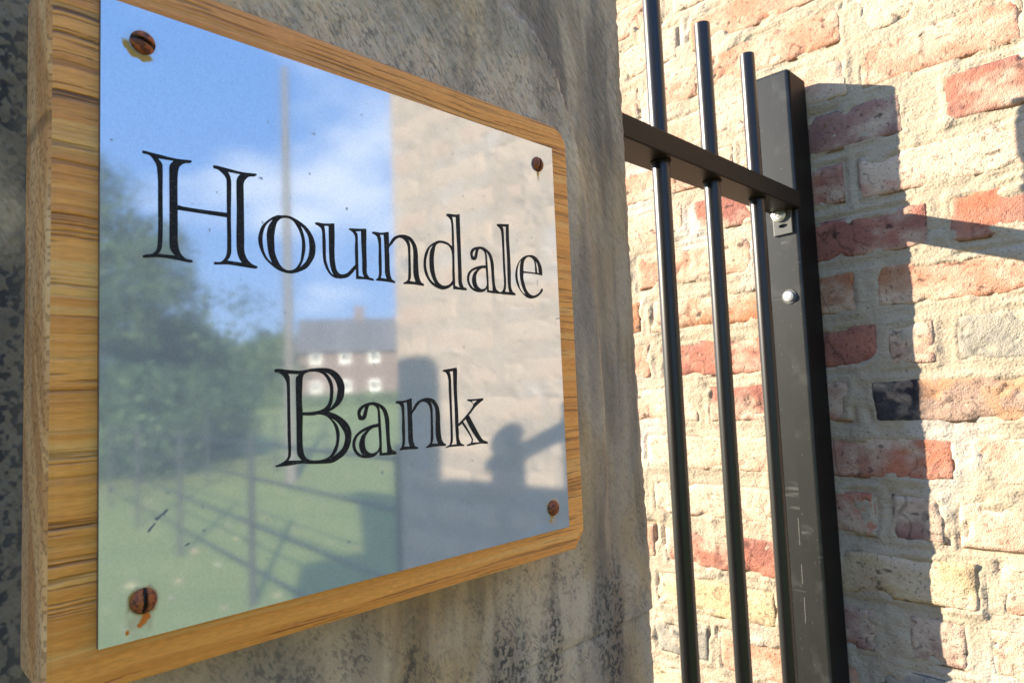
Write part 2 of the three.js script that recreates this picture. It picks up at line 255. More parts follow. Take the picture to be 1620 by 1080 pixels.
// ---------------------------------------------------------------- stone gate pillar that carries the sign
const PZ = -0.235, PXR = 0.3548, PXL = -0.3;
{
  const pillar = thing('stone_pillar', 'weathered grey sandstone gate pillar behind the wooden sign board', 'pillar', [0, 0, 0]);
  // mottled sandstone: buff and grey bands running down, dark algae specks, bluish black blotches by the left edge
  const tex0 = -0.28, texW = 0.64, texY = EYE - 0.3, texH = 0.64;
  const at = (u, v) => [tex0 + u * texW, texY + v * texH];
  // where the outer skin of the stone has scaled off: [x, y above the lens]
  const edge = [[0.17, 0.262], [0.2446, 0.2024], [0.268, 0.194], [0.2826, 0.177], [0.2944, 0.1516], [0.304, 0.12], [0.309, 0.07], [0.312, 0.0], [0.31, -0.08], [0.315, -0.2]];
  const edgeX = (yr) => { if (yr >= edge[0][1]) return edge[0][0]; for (let i = 1; i < edge.length; i++) if (yr >= edge[i][1]) { const [x0, y0] = edge[i - 1], [x1, y1] = edge[i]; return x0 + (x1 - x0) * (yr - y0) / (y1 - y0); } return 0.32; };
  const stoneC = (x, y) => {
    const yr = y - EYE, wob = 0.012 * fbm(x * 14, y * 9, 3, 101);
    const band = fbm((x + wob) * 34, y * 5.5, 4, 103), patch = fbm(x * 16, y * 13, 4, 107);
    let c = mix3([0.60, 0.47, 0.32], [0.39, 0.325, 0.25], ss(0.4, 0.62, 0.6 * band + 0.4 * patch));
    c = mix3(c, [0.52, 0.35, 0.17], 0.75 * ss(0.56, 0.7, fbm(x * 22 + 7, y * 11, 4, 111)));
    c = mix3(c, [0.62, 0.49, 0.36], 0.6 * ss(0.58, 0.72, fbm(x * 18, y * 15 + 9, 4, 115)));
    c = mix3(c, [0.25, 0.205, 0.18], 0.6 * ss(0.262, 0.285, x) * ss(0.345, 0.31, x) * ss(0.4, 0.6, fbm(x * 40, y * 7, 3, 118)));
    const sp = ss(-0.0008, 0.0012, x - edgeX(yr) - 0.0016 * (vn(y * 120, x * 120, 160) - 0.5)) * ss(-0.1, 0.05, yr);
    c = mix3(c, [0.32, 0.26, 0.2], 0.5 * sp); c = mix3(c, [0.17, 0.145, 0.125], 0.6 * sp * ss(0.45, 0.66, fbm(x * 60, y * 6, 4, 119))); c = mix3(c, [0.66, 0.55, 0.42], 0.3 * (1 - sp) * ss(-0.012, 0, x - edgeX(yr)) * ss(0.05, 0.12, yr));
    const stain = ss(0.47, 0.63, fbm((x + wob) * 38, y * 8, 3, 121)) * (ss(-0.07, -0.12, yr) + 0.35 * ss(0.1, 0.18, yr));
    const left = ss(0.065, 0.03, x) * ss(0.2, 0.37, fbm(x * 26, y * 13, 4, 123) + 0.3 * ss(0.06, -0.05, yr)) * ss(0.2, 0.1, yr);
    const speck = ss(0.5, 0.62, fbm(x * 620, y * 560, 3, 127)), hx = x * 0.8 + y * 0.6 + 0.004 * vn(x * 90, y * 90, 133), hy = y * 0.8 - x * 0.6, speck2 = ss(0.52, 0.7, 0.6 * fbm(hx * 1700, hy * 620, 2, 131) + 0.4 * fbm(x * 260, y * 260, 2, 134));
    c = mix3(c, [0.05, 0.05, 0.05], clamp(stain * (0.25 + 0.65 * speck)));
    c = mix3(c, [0.024, 0.028, 0.04], clamp(left * (0.7 + 0.3 * speck)));
    c = mix3(c, [0.09, 0.085, 0.085], 0.6 * speck2 * (0.4 + 0.6 * ss(0.4, 0.6, patch)));
    const streak = ss(0.46, 0.7, fbm((x + 2 * wob) * 90, y * 12, 5, 139)) * ss(0.05, 0.2, x) * 0.3; c = [c[0] * (1 - streak), c[1] * (0.975 - streak), c[2] * (0.93 - streak * 0.92)];
    const tool = vn((x * 0.8 + y * 0.6) * 700, (y * 0.8 - x * 0.6) * 210, 135), g = 0.86 + 0.28 * tool * ss(0.06, 0.14, yr) + 0.14 * vn(x * 1500, y * 1500, 137) - 0.07;
    return [c[0] * g, c[1] * g, c[2] * g];
  };
  const sm = tex(2000, 2000, (u, v) => stoneC(...at(u, v)), { color: true });
  const sb = tex(2000, 2000, (u, v) => {
    const [x, y] = at(u, v), yr = y - EYE, tool = vn((x * 0.8 + y * 0.6) * 620, (y * 0.8 - x * 0.6) * 170, 135);
    return 0.34 * fbm(x * 90, y * 50, 4, 141) + 0.28 * fbm(x * 400, y * 400, 3, 145) + (0.1 + 0.3 * ss(0.07, 0.14, yr)) * tool + 0.15 * vn(x * 180, y * 22, 148);
  });
  const stoneM = mat([1, 1, 1], 0.92, { map: sm, bumpMap: sb, bumpScale: 0.0017 });
  const rough = (y) => 0.0012 * (fbm(y * 70, 3.3, 3, 151) - 0.5) + 0.0018 * (fbm(y * 330, 1.1, 2, 155) - 0.5);
  // one block: a relief front face, a chipped right arris that tapers back, plain back
  const blockG = (y0, y1, setBack, shoulder, fine) => {
    const st = fine ? 0.0032 : 0.02, cols = []; for (let x = PXL; x < PXR - 0.012; x += x < 0 ? 0.01 : st) cols.push(x);
    const nA = cols.length, extra = [0.012, 0.008, 0.005, 0.003, 0.0016, 0.0006, 0], depth = 0.085, nv = Math.max(3, Math.round((y1 - y0) / st));
    return grid(nA + extra.length + 3, nv + 1, (i, j) => {
      const y = y0 + (y1 - y0) * j / nv, yr = y - EYE; let xr = PXR + 0.004 * (yr + 0.05) + rough(y) - (setBack ? 0.0015 : 0), top = 0;
      if (shoulder && y > y1 - 0.13) { const t = (y - (y1 - 0.13)) / 0.13; top = 0.25 * (1 - Math.sqrt(Math.max(0, 1 - t * t))); xr -= top; }
      const lip = (y - y0 < 0.0025 || y1 - y < 0.0025) ? 0.0012 * vn(i * 0.13, 2, 5) : 0;
      if (i === 0) return [PXL, y, PZ - depth];
      if (i >= nA + extra.length + 1) return i === nA + extra.length + 1 ? [xr - 0.05, y, PZ - depth] : [PXL, y, PZ - depth - 0.0005];
      let x, drop = 0;
      if (i <= nA) x = Math.min(cols[i - 1], xr - 0.013); else { const e = extra[i - 1 - nA]; x = xr - e; drop = 0.003 * Math.pow(1 - e / 0.012, 3) * (0.85 + 0.3 * vn(y * 380, 7, 158)); }
      const sk = ss(-0.0016, 0.0022, x - edgeX(yr) - 0.002 * (vn(y * 120, x * 120, 160) - 0.5)) * ss(-0.25, 0.02, yr);
      const z = PZ - 0.0036 * sk - 0.0014 * ss(0.0, 0.03, x - edgeX(yr)) * ss(-0.15, 0.08, yr) - setBack - lip - drop + 0.0024 * (fbm(x * 18, y * 12, 3, 163) - 0.5) * ss(0.002, 0.05, xr - x) + 0.0009 * (fbm(x * 90, y * 60, 2, 166) - 0.5) * ss(0, 0.01, xr - x);
      return [x, y, z];
    }, (i, j, p) => [(p[0] - tex0) / texW, (p[1] - texY) / texH]);
  };
  const JY = EYE - 0.131;
  part('stone_block', blockG(JY + 0.0003, EYE + 0.60, 0, true, true), stoneM, pillar);
  part('stone_block', blockG(JY - 0.42, JY - 0.0003, 0.0016, false, true), stoneM, pillar);
  part('stone_block', blockG(JY - 0.79, JY - 0.4224, 0.001, false, false), stoneM, pillar);
  part('stone_block', blockG(0, JY - 0.7924, 0, false, false), stoneM, pillar);
  part('mortar_joint', boxG(0.62, 1.1, 0.05, 0.0, 0.58, PZ - 0.045), mat([0.24, 0.21, 0.17], 0.95), pillar);
  part('pillar_core', boxG(0.5, 1.6, 0.04, -0.04, 0.82, PZ - 0.06), mat([0.25, 0.22, 0.18], 0.95), pillar);
  // rough garden wall that runs on behind the pillar, seen only by its shadow on the bricks
  const low = thing('low_stone_wall', 'low rough stone wall running back behind the sandstone pillar', 'wall', [0, 0, 0]);
  const lm = mat([0.27, 0.24, 0.19], 0.95, { bumpMap: sb, bumpScale: 0.003 });
  for (let k = 0; k < 5; k++) for (let i = 0; i < 3; i++) {
    const w = 0.208, y = 0.15 + k * 0.28; part('stone_block', boxG(w, 0.272, 0.33, 0.01 + (i - 0.5) * 0.214 - (k % 2) * 0.006, y, -0.5 + rr(-0.004, 0.004), 0.012), lm, low);
  }
  part('coping_stone', boxG(0.66, 0.07, 0.37, 0.0, 1.47, -0.5, 0.02), lm, low);
}

// ---------------------------------------------------------------- the sign: oak board, satin metal plate, engraved letters, rusty screws
const PLX0 = 0.0520, PLX1 = 0.2405, PLY0 = -0.0615, PLY1 = 0.1142, PLZ = -0.205;
{
  const sign = thing('house_sign', 'oak board bearing a satin metal plate with black engraved house name and rusty screws', 'sign', [0, EYE, 0]);
  // oak: long grain with open pores for the face, growth rings and pores for the sawn ends
  const oak = tex(2048, 1024, (u, v) => {
    const x = u * 0.28, y = v * 0.24, w = 0.005 * fbm(x * 7, y * 12, 3, 171) + 0.0016 * fbm(x * 40, y * 40, 2, 175);
    const yy = y + w, ring = fbm(x * 2.4, yy * 760, 3, 177), broad = fbm(x * 2.6, yy * 130, 3, 180), late = ss(0.6, 0.74, fbm(x * 3.4, yy * 330, 3, 181));
    let c = mix3([0.84, 0.345, 0.068], [0.69, 0.25, 0.042], ss(0.36, 0.66, 0.5 * broad + 0.5 * ring));
    c = mix3(c, [0.82, 0.46, 0.14], 0.5 * ss(0.58, 0.72, fbm(x * 4, yy * 240, 3, 183)));
    c = mix3(c, [0.45, 0.175, 0.032], 0.4 * late);
    const pore = ss(0.6, 0.7, fbm(x * 26, yy * 1700, 2, 186)) * ss(0.34, 0.56, vn(x * 7, yy * 190, 189)), crack = ss(0.74, 0.8, fbm(x * 3, yy * 420, 2, 192)) * 0.8;
    c = mix3(c, [0.10, 0.032, 0.007], clamp(0.5 * pore + 0.5 * crack));
    const g = 0.88 + 0.24 * vn(x * 500, y * 3600, 195); return [c[0] * g, c[1] * g, c[2] * g];
  }, { color: true });
  const oakB = tex(2048, 1024, (u, v) => {
    const x = u * 0.28, y = v * 0.24, w = 0.005 * fbm(x * 7, y * 12, 3, 171) + 0.0016 * fbm(x * 40, y * 40, 2, 175), yy = y + w;
    return 0.75 - 0.4 * ss(0.6, 0.7, fbm(x * 26, yy * 1700, 2, 186)) * ss(0.34, 0.56, vn(x * 7, yy * 190, 189)) - 0.45 * ss(0.74, 0.8, fbm(x * 3, yy * 420, 2, 192)) + 0.25 * (fbm(x * 2.4, yy * 760, 3, 177) - 0.5) - 0.15 * ss(0.6, 0.74, fbm(x * 3.4, yy * 330, 3, 181));
  });
  const end = tex(512, 2048, (u, v) => {
    const z = u * 0.06, y = v * 0.24, bow = 2.2 * (z - 0.02) ** 2 * 40, r = fbm((y * 0.5 + z * 1.2 + bow * 0.02) * 150, z * 40, 3, 201), p = ss(0.6, 0.75, vn(z * 1500, y * 1100, 205));
    let c = mix3([0.86, 0.43, 0.165], [0.66, 0.285, 0.095], ss(0.35, 0.65, r)); c = mix3(c, [0.88, 0.56, 0.3], 0.4 * ss(0.5, 0.66, fbm(z * 150, y * 26, 3, 207)));
    c = mix3(c, [0.26, 0.115, 0.04], 0.5 * p); const ck = ss(0.9, 0.95, vn(3.1, y * 90, 209)) * 0.45; return [c[0] * (1 - ck), c[1] * (1 - ck), c[2] * (1 - ck)];
  }, { color: true });
  const oakM = mat([1, 1, 1], 0.48, { map: oak, bumpMap: oakB, bumpScale: 0.0007 }), endM = mat([1, 1, 1], 0.9, { map: end, bumpMap: end, bumpScale: 0.0006 });
  const x0 = 0.0438, x1 = 0.2515, y0 = -0.0700, y1 = 0.1240, r = 0.006, bv = 0.0034, s = new THREE.Shape();
  s.moveTo(x0 + 0.002, y0); s.lineTo(x1 - r * 0.8, y0); s.lineTo(x1, y0 + r * 0.9); s.lineTo(x1, y1 - r); s.absarc(x1 - r, y1 - r, r, 0, Math.PI / 2, false); s.lineTo(x0 + r, y1); s.absarc(x0 + r, y1 - r, r, Math.PI / 2, Math.PI, false); s.lineTo(x0, y0 + 0.002);
  let g = new THREE.ExtrudeGeometry(s, { depth: 0.0285 - bv * 1.3, bevelEnabled: true, bevelSize: bv, bevelThickness: bv * 0.65, bevelSegments: 4, curveSegments: 10 });
  g = g.index ? g.toNonIndexed() : g;
  { // sort the triangles into long grain and end grain and lay out uv in metres
    const p = g.attributes.position, n = p.count / 3, A = [], B = [], T = [[], []]; const v = [new THREE.Vector3(), new THREE.Vector3(), new THREE.Vector3()], nn = new THREE.Vector3(), e = new THREE.Vector3();
    for (let t = 0; t < n; t++) {
      for (let k = 0; k < 3; k++) v[k].fromBufferAttribute(p, t * 3 + k);
      nn.subVectors(v[1], v[0]).cross(e.subVectors(v[2], v[0])).normalize();
      const isEnd = Math.abs(nn.x) > 0.45, to = isEnd ? B : A, uv = T[isEnd ? 1 : 0];
      for (const q of v) { to.push(q.x, q.y, q.z); if (isEnd) uv.push(q.z / 0.06, (q.y + 0.1) / 0.24); else uv.push(q.x / 0.28, (q.y - Math.abs(nn.y) * q.z + 0.1) / 0.24); }
    }
    const gg = new THREE.BufferGeometry(); gg.setAttribute('position', new THREE.Float32BufferAttribute([...A, ...B], 3)); gg.setAttribute('uv', new THREE.Float32BufferAttribute([...T[0], ...T[1]], 2));
    g = toCreasedNormals(gg, 0.6); g.clearGroups(); g.addGroup(0, A.length / 3, 0); g.addGroup(A.length / 3, B.length / 3, 1);
  }
  part('backing_board', g, [oakM, endM], sign, [0, 0, PLZ - 0.002 - 0.0285 + bv * 0.65 - bv * 0.65 + 0.00325 - 0.00325 - 0.0 + 0.0]).position.z = PLZ - 0.0022 - (0.0285 - bv * 1.3) - bv * 0.65;
  // plate with rust that has run down from the screws
  const SC = [[0.0626, 0.1041], [0.2298, 0.1042], [0.2299, -0.0516], [0.0627, -0.0517]];
  const pw = PLX1 - PLX0, ph = PLY1 - PLY0, rust = (x, y) => {
    let m = 0, heavy = 0;
    SC.forEach(([a, b], i) => {
      const dx = (x - a) * 1000, dy = (y - b) * 1000, d = Math.hypot(dx, dy); if (d > 13) return;
      const n = fbm(x * 620 + i * 9, y * 420, 4, 211), n2 = fbm(x * 900, y * 240 + i * 5, 3, 213), an = Math.atan2(dy, dx), blob = (bx, by, r, sx = 1) => ss(r, r * 0.35, Math.hypot((dx - bx) * sx, dy - by) + r * 1.1 * (n - 0.5));
      let k = 0.55 * ss(4.9, 3.2, d + 2 * (n - 0.5));
      if (i === 0) k = Math.max(0.25 * k, 0.95 * ss(1.3, 0.4, Math.abs(d - 4.4) + 1.4 * (n - 0.5)) * ss(-3.3, -2.7, an) * ss(-0.85, -1.2, an));
      if (i === 1) k = Math.max(0.25 * k, 0.7 * blob(0.1, -4.4, 1.5, 1.6), 0.35 * blob(0.3, -6.4, 1.5, 1.8));
      if (i === 2) k = Math.max(k, 0.9 * blob(-1.0, -3.9, 1.9), 0.75 * blob(-1.9, -5.4, 1.4), 0.3 * blob(0.6, -5.6, 2.4, 0.8));
      if (i === 3) { k = Math.max(1.2 * k, 0.26 * blob(-0.8, -4.6, 5.0, 1.15), 0.14 * blob(-1.6, -7.5, 3.6, 1.3)); heavy = Math.max(blob(0.7, -4.3, 1.3), blob(0, -5.3, 1.2), blob(-0.9, -6.2, 0.9), blob(-4.0, -7.4, 0.9, 1.3)); k = Math.max(k, heavy); }
      m = Math.max(m, clamp(k));
    });
    return [m, heavy];
  };
  const mark = (x, y) => { // scuffs and specks
    let m = 0; const sp = ss(0.965, 0.985, vn(x * 420, y * 420, 221)) * 0.5;
    const line = (ax, ay, bx, by, w) => { const t = clamp(((x - ax) * (bx - ax) + (y - ay) * (by - ay)) / ((bx - ax) ** 2 + (by - ay) ** 2)), d = Math.hypot(x - ax - t * (bx - ax), y - ay - t * (by - ay)); m = Math.max(m, ss(w, w * 0.3, d + w * (vn(x * 2000, y * 2000, 223) - 0.5))); };
    line(0.0640, -0.0336, 0.0655, -0.0318, 0.0004); line(0.0662, -0.0305, 0.0685, -0.0288, 0.0007); line(0.0735, -0.0392, 0.0745, -0.0387, 0.0004);
    const smg = 0.28 * ss(0.0045, 0.001, Math.hypot((x - 0.1532) * 1.3, y - 0.0496)) * vn(x * 1100, y * 700, 225); return clamp(m * 0.8 + sp + smg);
  };
  const plateMap = tex(1100, 1024, (u, v) => {
    const x = PLX0 + u * pw, y = PLY0 + v * ph, [m, hv] = rust(x, y), gr = 0.93 + 0.14 * vn(x * 2600, y * 2600, 227); let c = [0.70 * gr, 0.73 * gr, 0.75 * gr];
    const film = 0.06 * fbm(x * 30, y * 12, 4, 228); c = mix3(c, [0.5, 0.5, 0.5], film);
    c = mix3(c, [0.42, 0.25, 0.045], clamp(m * 1.5)); c = mix3(c, [0.62, 0.15, 0.01], hv * 0.95); return mix3(c, [0.05, 0.05, 0.05], mark(x, y));
  }, { color: true, clampEdge: true });
  const plateRM = tex(1100, 1024, (u, v) => { const x = PLX0 + u * pw, y = PLY0 + v * ph, [m] = rust(x, y), k = mark(x, y); return [0, clamp(0.05 + 0.5 * m + 0.3 * k + 0.02 * (fbm(x * 60, y * 60, 3, 231) - 0.5)), clamp(0.68 * (1 - 0.95 * m) * (1 - k))]; }, { clampEdge: true });
  const plateM = new THREE.MeshPhysicalMaterial({ color: 0xffffff, map: plateMap, roughness: 1, metalness: 1, roughnessMap: plateRM, metalnessMap: plateRM });
  const pg = new THREE.BoxGeometry(pw, ph, 0.0018); pg.translate((PLX0 + PLX1) / 2, (PLY0 + PLY1) / 2, PLZ - 0.0009);
  const edgeM = mat([0.22, 0.22, 0.24], 0.4, { metalness: 0.8 });
  const plate = part('metal_plate', pg, [edgeM, edgeM, edgeM, edgeM, plateM, edgeM], sign);
  // letters: outlines in thousandths of the plate's distance, black paint filled into the engraving
  const GL = {
  H: ['305 354 308 354 326 353 348 352 370 354 371 352 369 350 360 347 354 341 352 334 351 319 351 285 360 284 389 284 421 285 421 315 421 333 420 338 416 343 409 348 402 349 401 353 405 354 424 353 445 352 467 354 468 352 464 349 456 347 450 341 447 334 447 320 447 284 447 248 447 230 451 219 458 212 467 209 467 206 463 205 442 206 422 207 403 205 401 206 402 209 411 210 417 216 420 223 421 241 421 278 389 278 367 278 351 278 351 250 351 232 353 220 357 213 363 209 371 208 371 205 367 204 349 206 326 207 306 204 305 207 309 209 317 211 322 216 324 223 325 246 325 283 325 316 324 329 323 337 319 344 314 349 305 350', '325 347 346 348 341 342 340 336 340 304 340 267 340 225 342 218 347 212 325 212 328 216 330 223 331 247 331 302 331 338 329 343', '423 348 442 348 438 343 436 336 436 292 435 246 436 227 439 218 443 212 421 213 425 219 427 228 427 281 428 332 427 340 425 345'],
  o: ['509 295 516 296 525 295 538 290 551 282 560 271 565 259 566 249 564 236 558 225 550 215 538 208 527 204 520 203 510 204 500 207 489 214 480 222 474 232 470 243 469 253 471 263 475 273 483 282 493 290 501 294', '511 291 519 292 527 289 533 282 539 271 542 259 542 248 541 237 539 226 534 217 528 211 519 208 512 209 505 214 500 222 496 233 495 246 495 260 497 272 500 282 505 288', '493 286 486 275 483 263 483 252 484 240 486 229 491 216 483 224 478 234 476 246 476 257 479 269 484 278', '540 284 547 277 553 268 555 256 555 245 553 235 548 225 537 214 542 223 546 236 548 248 547 262 544 274'],
  u: ['566 292 570 293 582 293 602 296 602 293 602 273 601 246 602 228 605 216 610 211 617 211 626 215 633 222 641 230 641 258 642 278 639 284 634 288 630 289 631 292 642 293 652 294 664 296 665 292 664 265 664 232 664 217 669 210 677 209 678 205 660 206 642 205 642 208 642 223 635 215 626 207 617 204 609 203 599 204 591 209 584 219 580 231 579 250 579 270 578 282 573 287 567 289', '583 289 591 290 591 271 591 244 592 227 595 215 599 207 593 212 588 222 585 235 585 261 584 281', '643 288 654 290 654 272 655 239 655 218 658 210 647 211 647 230 647 263 647 281 646 285'],
  n: ['677 292 681 293 694 293 712 297 712 290 712 274 720 286 728 292 741 296 751 296 762 293 769 286 774 277 776 265 776 244 777 226 779 217 783 211 788 209 788 205 765 206 742 205 741 207 747 210 752 214 753 224 754 250 754 271 752 280 747 286 741 289 734 289 726 284 719 276 712 268 712 254 712 229 713 219 716 211 723 208 723 205 703 206 683 206 682 208 687 212 689 220 689 243 690 268 689 278 687 285 682 288 677 289', '693 289 701 290 702 270 702 236 702 221 705 211 692 212 694 216 695 235 695 269 695 282', '754 290 761 284 765 276 766 264 765 243 765 225 769 211 755 212 758 217 759 233 759 263 759 277 757 285'],
  d: ['849 352 855 353 872 354 883 357 883 339 883 311 883 274 883 236 883 220 887 211 895 209 894 205 877 205 860 205 860 214 848 206 834 202 820 204 807 210 797 220 791 231 789 243 790 256 794 269 802 281 814 290 826 296 838 297 850 295 859 290 861 289 861 308 861 331 859 341 854 346 849 348', '863 348 873 349 873 319 874 282 874 245 874 219 877 209 865 212 865 244 866 290 866 328 865 342', '821 287 831 292 840 292 852 289 859 279 860 260 859 238 859 222 851 214 839 210 830 211 821 218 816 230 814 244 814 262 817 277', '813 285 807 276 804 265 803 250 804 236 809 222 816 211 805 218 799 228 795 242 796 257 801 271 806 280'],
  a: ['908 280 910 287 917 293 929 297 942 298 952 295 963 288 969 278 972 264 972 245 973 225 976 214 985 209 985 205 966 205 950 206 950 213 940 206 927 204 914 206 905 211 898 221 897 231 900 240 908 248 919 254 935 259 949 261 949 274 948 285 943 291 935 293 931 291 928 283 925 273 921 269 915 268 910 270', '923 291 917 286 914 280 915 276 918 275 920 280 922 286', '951 290 958 283 962 273 964 256 965 236 966 219 966 210 955 210 955 224 955 243 954 266 953 282', '949 255 937 253 928 247 922 238 921 229 923 219 929 213 936 211 946 214 950 221 950 239', '926 251 916 243 911 233 910 224 913 215 918 209 909 214 903 223 903 233 907 241 915 247'],
  l: ['986 352 990 353 1007 355 1021 357 1020 330 1021 290 1021 250 1020 224 1024 213 1033 209 1032 205 1012 205 990 205 982 206 984 208 993 211 998 218 1000 232 999 267 999 307 998 333 996 341 991 346 986 348', '1002 349 1012 350 1011 319 1012 279 1011 239 1012 221 1014 211 1002 211 1004 216 1006 232 1005 268 1005 308 1005 336 1004 345'],
  e: ['1078 297 1093 298 1107 292 1115 283 1120 272 1121 256 1100 257 1079 257 1060 256 1059 245 1062 233 1067 221 1075 213 1086 209 1097 211 1108 217 1116 226 1120 227 1119 221 1109 212 1096 205 1083 202 1069 203 1055 211 1043 223 1036 237 1035 251 1038 263 1045 276 1057 288 1068 294', '1078 293 1088 292 1096 287 1098 276 1098 260 1079 260 1060 260 1061 272 1064 282 1070 289', '1055 284 1051 273 1049 256 1050 240 1055 224 1065 208 1051 217 1044 232 1041 247 1043 264 1048 276', '1100 287 1107 279 1110 260 1104 261 1103 272'],
  B: ['492 51 497 52 516 50 536 49 556 52 577 53 590 51 601 45 609 36 614 25 614 13 611 2 602 -9 588 -17 584 -18 597 -23 610 -31 620 -41 625 -53 625 -65 621 -78 613 -89 602 -96 589 -101 572 -101 549 -99 533 -97 513 -98 492 -98 491 -96 500 -93 508 -89 512 -83 512 -53 512 -16 512 20 511 31 507 39 500 45 492 47', '514 44 533 43 528 39 527 32 527 1 527 -35 527 -77 529 -85 535 -92 512 -90 515 -87 517 -80 517 -35 517 2 517 34 516 41', '540 40 545 45 556 47 567 46 577 41 583 33 587 22 587 10 585 -1 579 -10 569 -15 555 -17 538 -17 537 1 538 23', '580 46 589 41 597 32 601 20 600 8 596 -3 586 -14 591 -3 593 10 593 24 589 35', '538 -22 555 -23 567 -22 578 -25 588 -33 594 -43 597 -57 596 -70 591 -81 584 -90 572 -94 555 -94 544 -90 539 -82 537 -69 537 -45', '588 -29 599 -36 607 -46 613 -58 612 -70 606 -81 589 -92 597 -83 601 -72 603 -59 602 -48 597 -38'],
  k: ['827 48 831 49 847 51 861 53 862 47 860 9 861 -29 861 -55 875 -45 891 -32 901 -22 900 -17 894 -14 886 -12 886 -9 905 -9 928 -8 928 -12 918 -17 904 -26 891 -38 888 -39 900 -58 912 -76 922 -89 936 -95 935 -99 917 -97 896 -98 881 -99 881 -96 891 -94 894 -88 891 -82 879 -66 870 -55 860 -60 861 -67 861 -82 865 -92 874 -96 873 -98 852 -97 835 -97 828 -98 828 -96 837 -93 840 -86 841 -66 841 -28 840 10 840 29 838 38 833 44 827 45', '843 45 852 46 852 19 853 -19 853 -57 854 -81 855 -93 841 -93 845 -88 846 -66 846 -28 846 9 846 32 845 40', '897 -13 911 -12 902 -19', '873 -51 880 -47 892 -67 904 -83 914 -94 895 -93 897 -87 889 -73 879 -59'],
  };
  const U = 0.205 / 1000;
  const curve = (txt, dx, dy) => { // a closed outline through the points, smooth except at sharp turns
    const n = txt.split(' ').map(Number), p = []; for (let i = 0; i < n.length; i += 2) { const q = new THREE.Vector2((n[i] + dx) * U, (n[i + 1] + dy) * U); if (!p.length || p[p.length - 1].distanceTo(q) > 1e-5) p.push(q); }
    if (p[0].distanceTo(p[p.length - 1]) < 1e-5) p.pop();
    const out = [], N = p.length, tan = p.map((q, i) => { const a = p[(i + N - 1) % N], b = p[(i + 1) % N], u = q.clone().sub(a), v = b.clone().sub(q); return Math.acos(clamp(u.dot(v) / (u.length() * v.length()), -1, 1)) > 0.75 ? null : b.clone().sub(a).normalize(); });
    for (let i = 0; i < N; i++) {
      const a = p[i], b = p[(i + 1) % N], L = a.distanceTo(b), ch = b.clone().sub(a).normalize(), ta = tan[i] || ch, tb = tan[(i + 1) % N] || ch, S = L > 0.0008 ? 6 : 2;
      for (let k = 0; k < S; k++) { const t = k / S, t2 = t * t, t3 = t2 * t, h0 = 2 * t3 - 3 * t2 + 1, h1 = t3 - 2 * t2 + t, h2 = -2 * t3 + 3 * t2, h3 = t3 - t2; out.push(new THREE.Vector2(a.x * h0 + ta.x * L * h1 + b.x * h2 + tb.x * L * h3, a.y * h0 + ta.y * L * h1 + b.y * h2 + tb.y * L * h3)); }
    }
    return out;
  };
  const ink = tex(256, 256, (u, v) => { const k = vn(u * 60, v * 60, 241), s2 = ss(0.86, 0.93, vn(u * 110, v * 110, 243)); return [0.008 + 0.012 * k + 0.14 * s2, 0.008 + 0.012 * k + 0.14 * s2, 0.009 + 0.012 * k + 0.14 * s2]; }, { color: true });
  ink.repeat.set(40, 40);
  const inkM = new THREE.MeshPhysicalMaterial({ roughness: 0.5, specularIntensity: 0.35, map: ink, bumpMap: ink, bumpScale: 0.0001 });
  const put = (ch, dx = 0, dy = 0, lift = 0) => {
    const [o, ...hs] = GL[ch], sh = new THREE.Shape(curve(o, dx, dy)); sh.holes = hs.map((h) => new THREE.Path(curve(h, dx, dy)));
    const lg = new THREE.ExtrudeGeometry(sh, { depth: 0.0009, bevelEnabled: false }); const o2 = part('letter', lg, inkM, plate, [0, 0, PLZ - 0.0008 + lift]); o2.userData.label = `black engraved letter ${ch}`; return o2;
  };
  ['H', 'o', 'u', 'n', 'd', 'a', 'l', 'e'].forEach((c, i) => put(c, 0, 0, (i % 2) * 0.00002));
  put('B'); put('a', -270, -304, 0.00002); put('n', 40, -299); put('k', 0, 0, 0.00002);
  // dome headed slotted screws gone to rust
  SC.forEach(([x, y], i) => {
    const R = 0.0034, ang = [-0.28, 1.5, 0.9, 1.52][i], ca = Math.cos(ang), sa = Math.sin(ang), depth = [0.0011, 0.0008, 0.0002, 0.0012][i], n = 45;
    const g2 = grid(n, n + 8, (a, b) => {
      const th = a / (n - 1) * Math.PI * 2, rr2 = 1 - b / (n + 7), q = R * rr2, px = q * Math.cos(th), py = q * Math.sin(th), across = Math.abs(-px * sa + py * ca);
      let h = 0.0024 * Math.sqrt(Math.max(0, 1 - rr2 * rr2 * 0.97)) - 0.0002 - depth * ss(0.00062, 0.0004, across) + 0.00022 * (fbm(px * 1800 + i * 5, py * 1800, 3, 251) - 0.5); return [px, py, Math.max(h, b === 0 ? -0.0001 : 0)];
    }, null, (a, b, p) => { const k = fbm(p[0] * 1500 + i * 7, p[1] * 1500, 3, 255), across = Math.abs(-p[0] * sa + p[1] * ca), lip = ss(0.0013, 0.0006, Math.abs(across - 0.0007)) * (i === 3 ? 0.9 : 0.35); let c = mix3([0.10, 0.024, 0.01], [0.36, 0.085, 0.018], ss(0.35, 0.65, k)); c = mix3(c, [0.36, 0.10, 0.016], lip * k * 1.3 > 1 ? 1 : lip * k * 1.3); if (across < 0.0005 && i !== 2) c = [0.012, 0.006, 0.005]; return c; });
    part('screw', g2, mat([1, 1, 1], 0.55, { vertexColors: true, metalness: 0.15 }), sign, [x, y, PLZ + 0.0001]);
  });
}

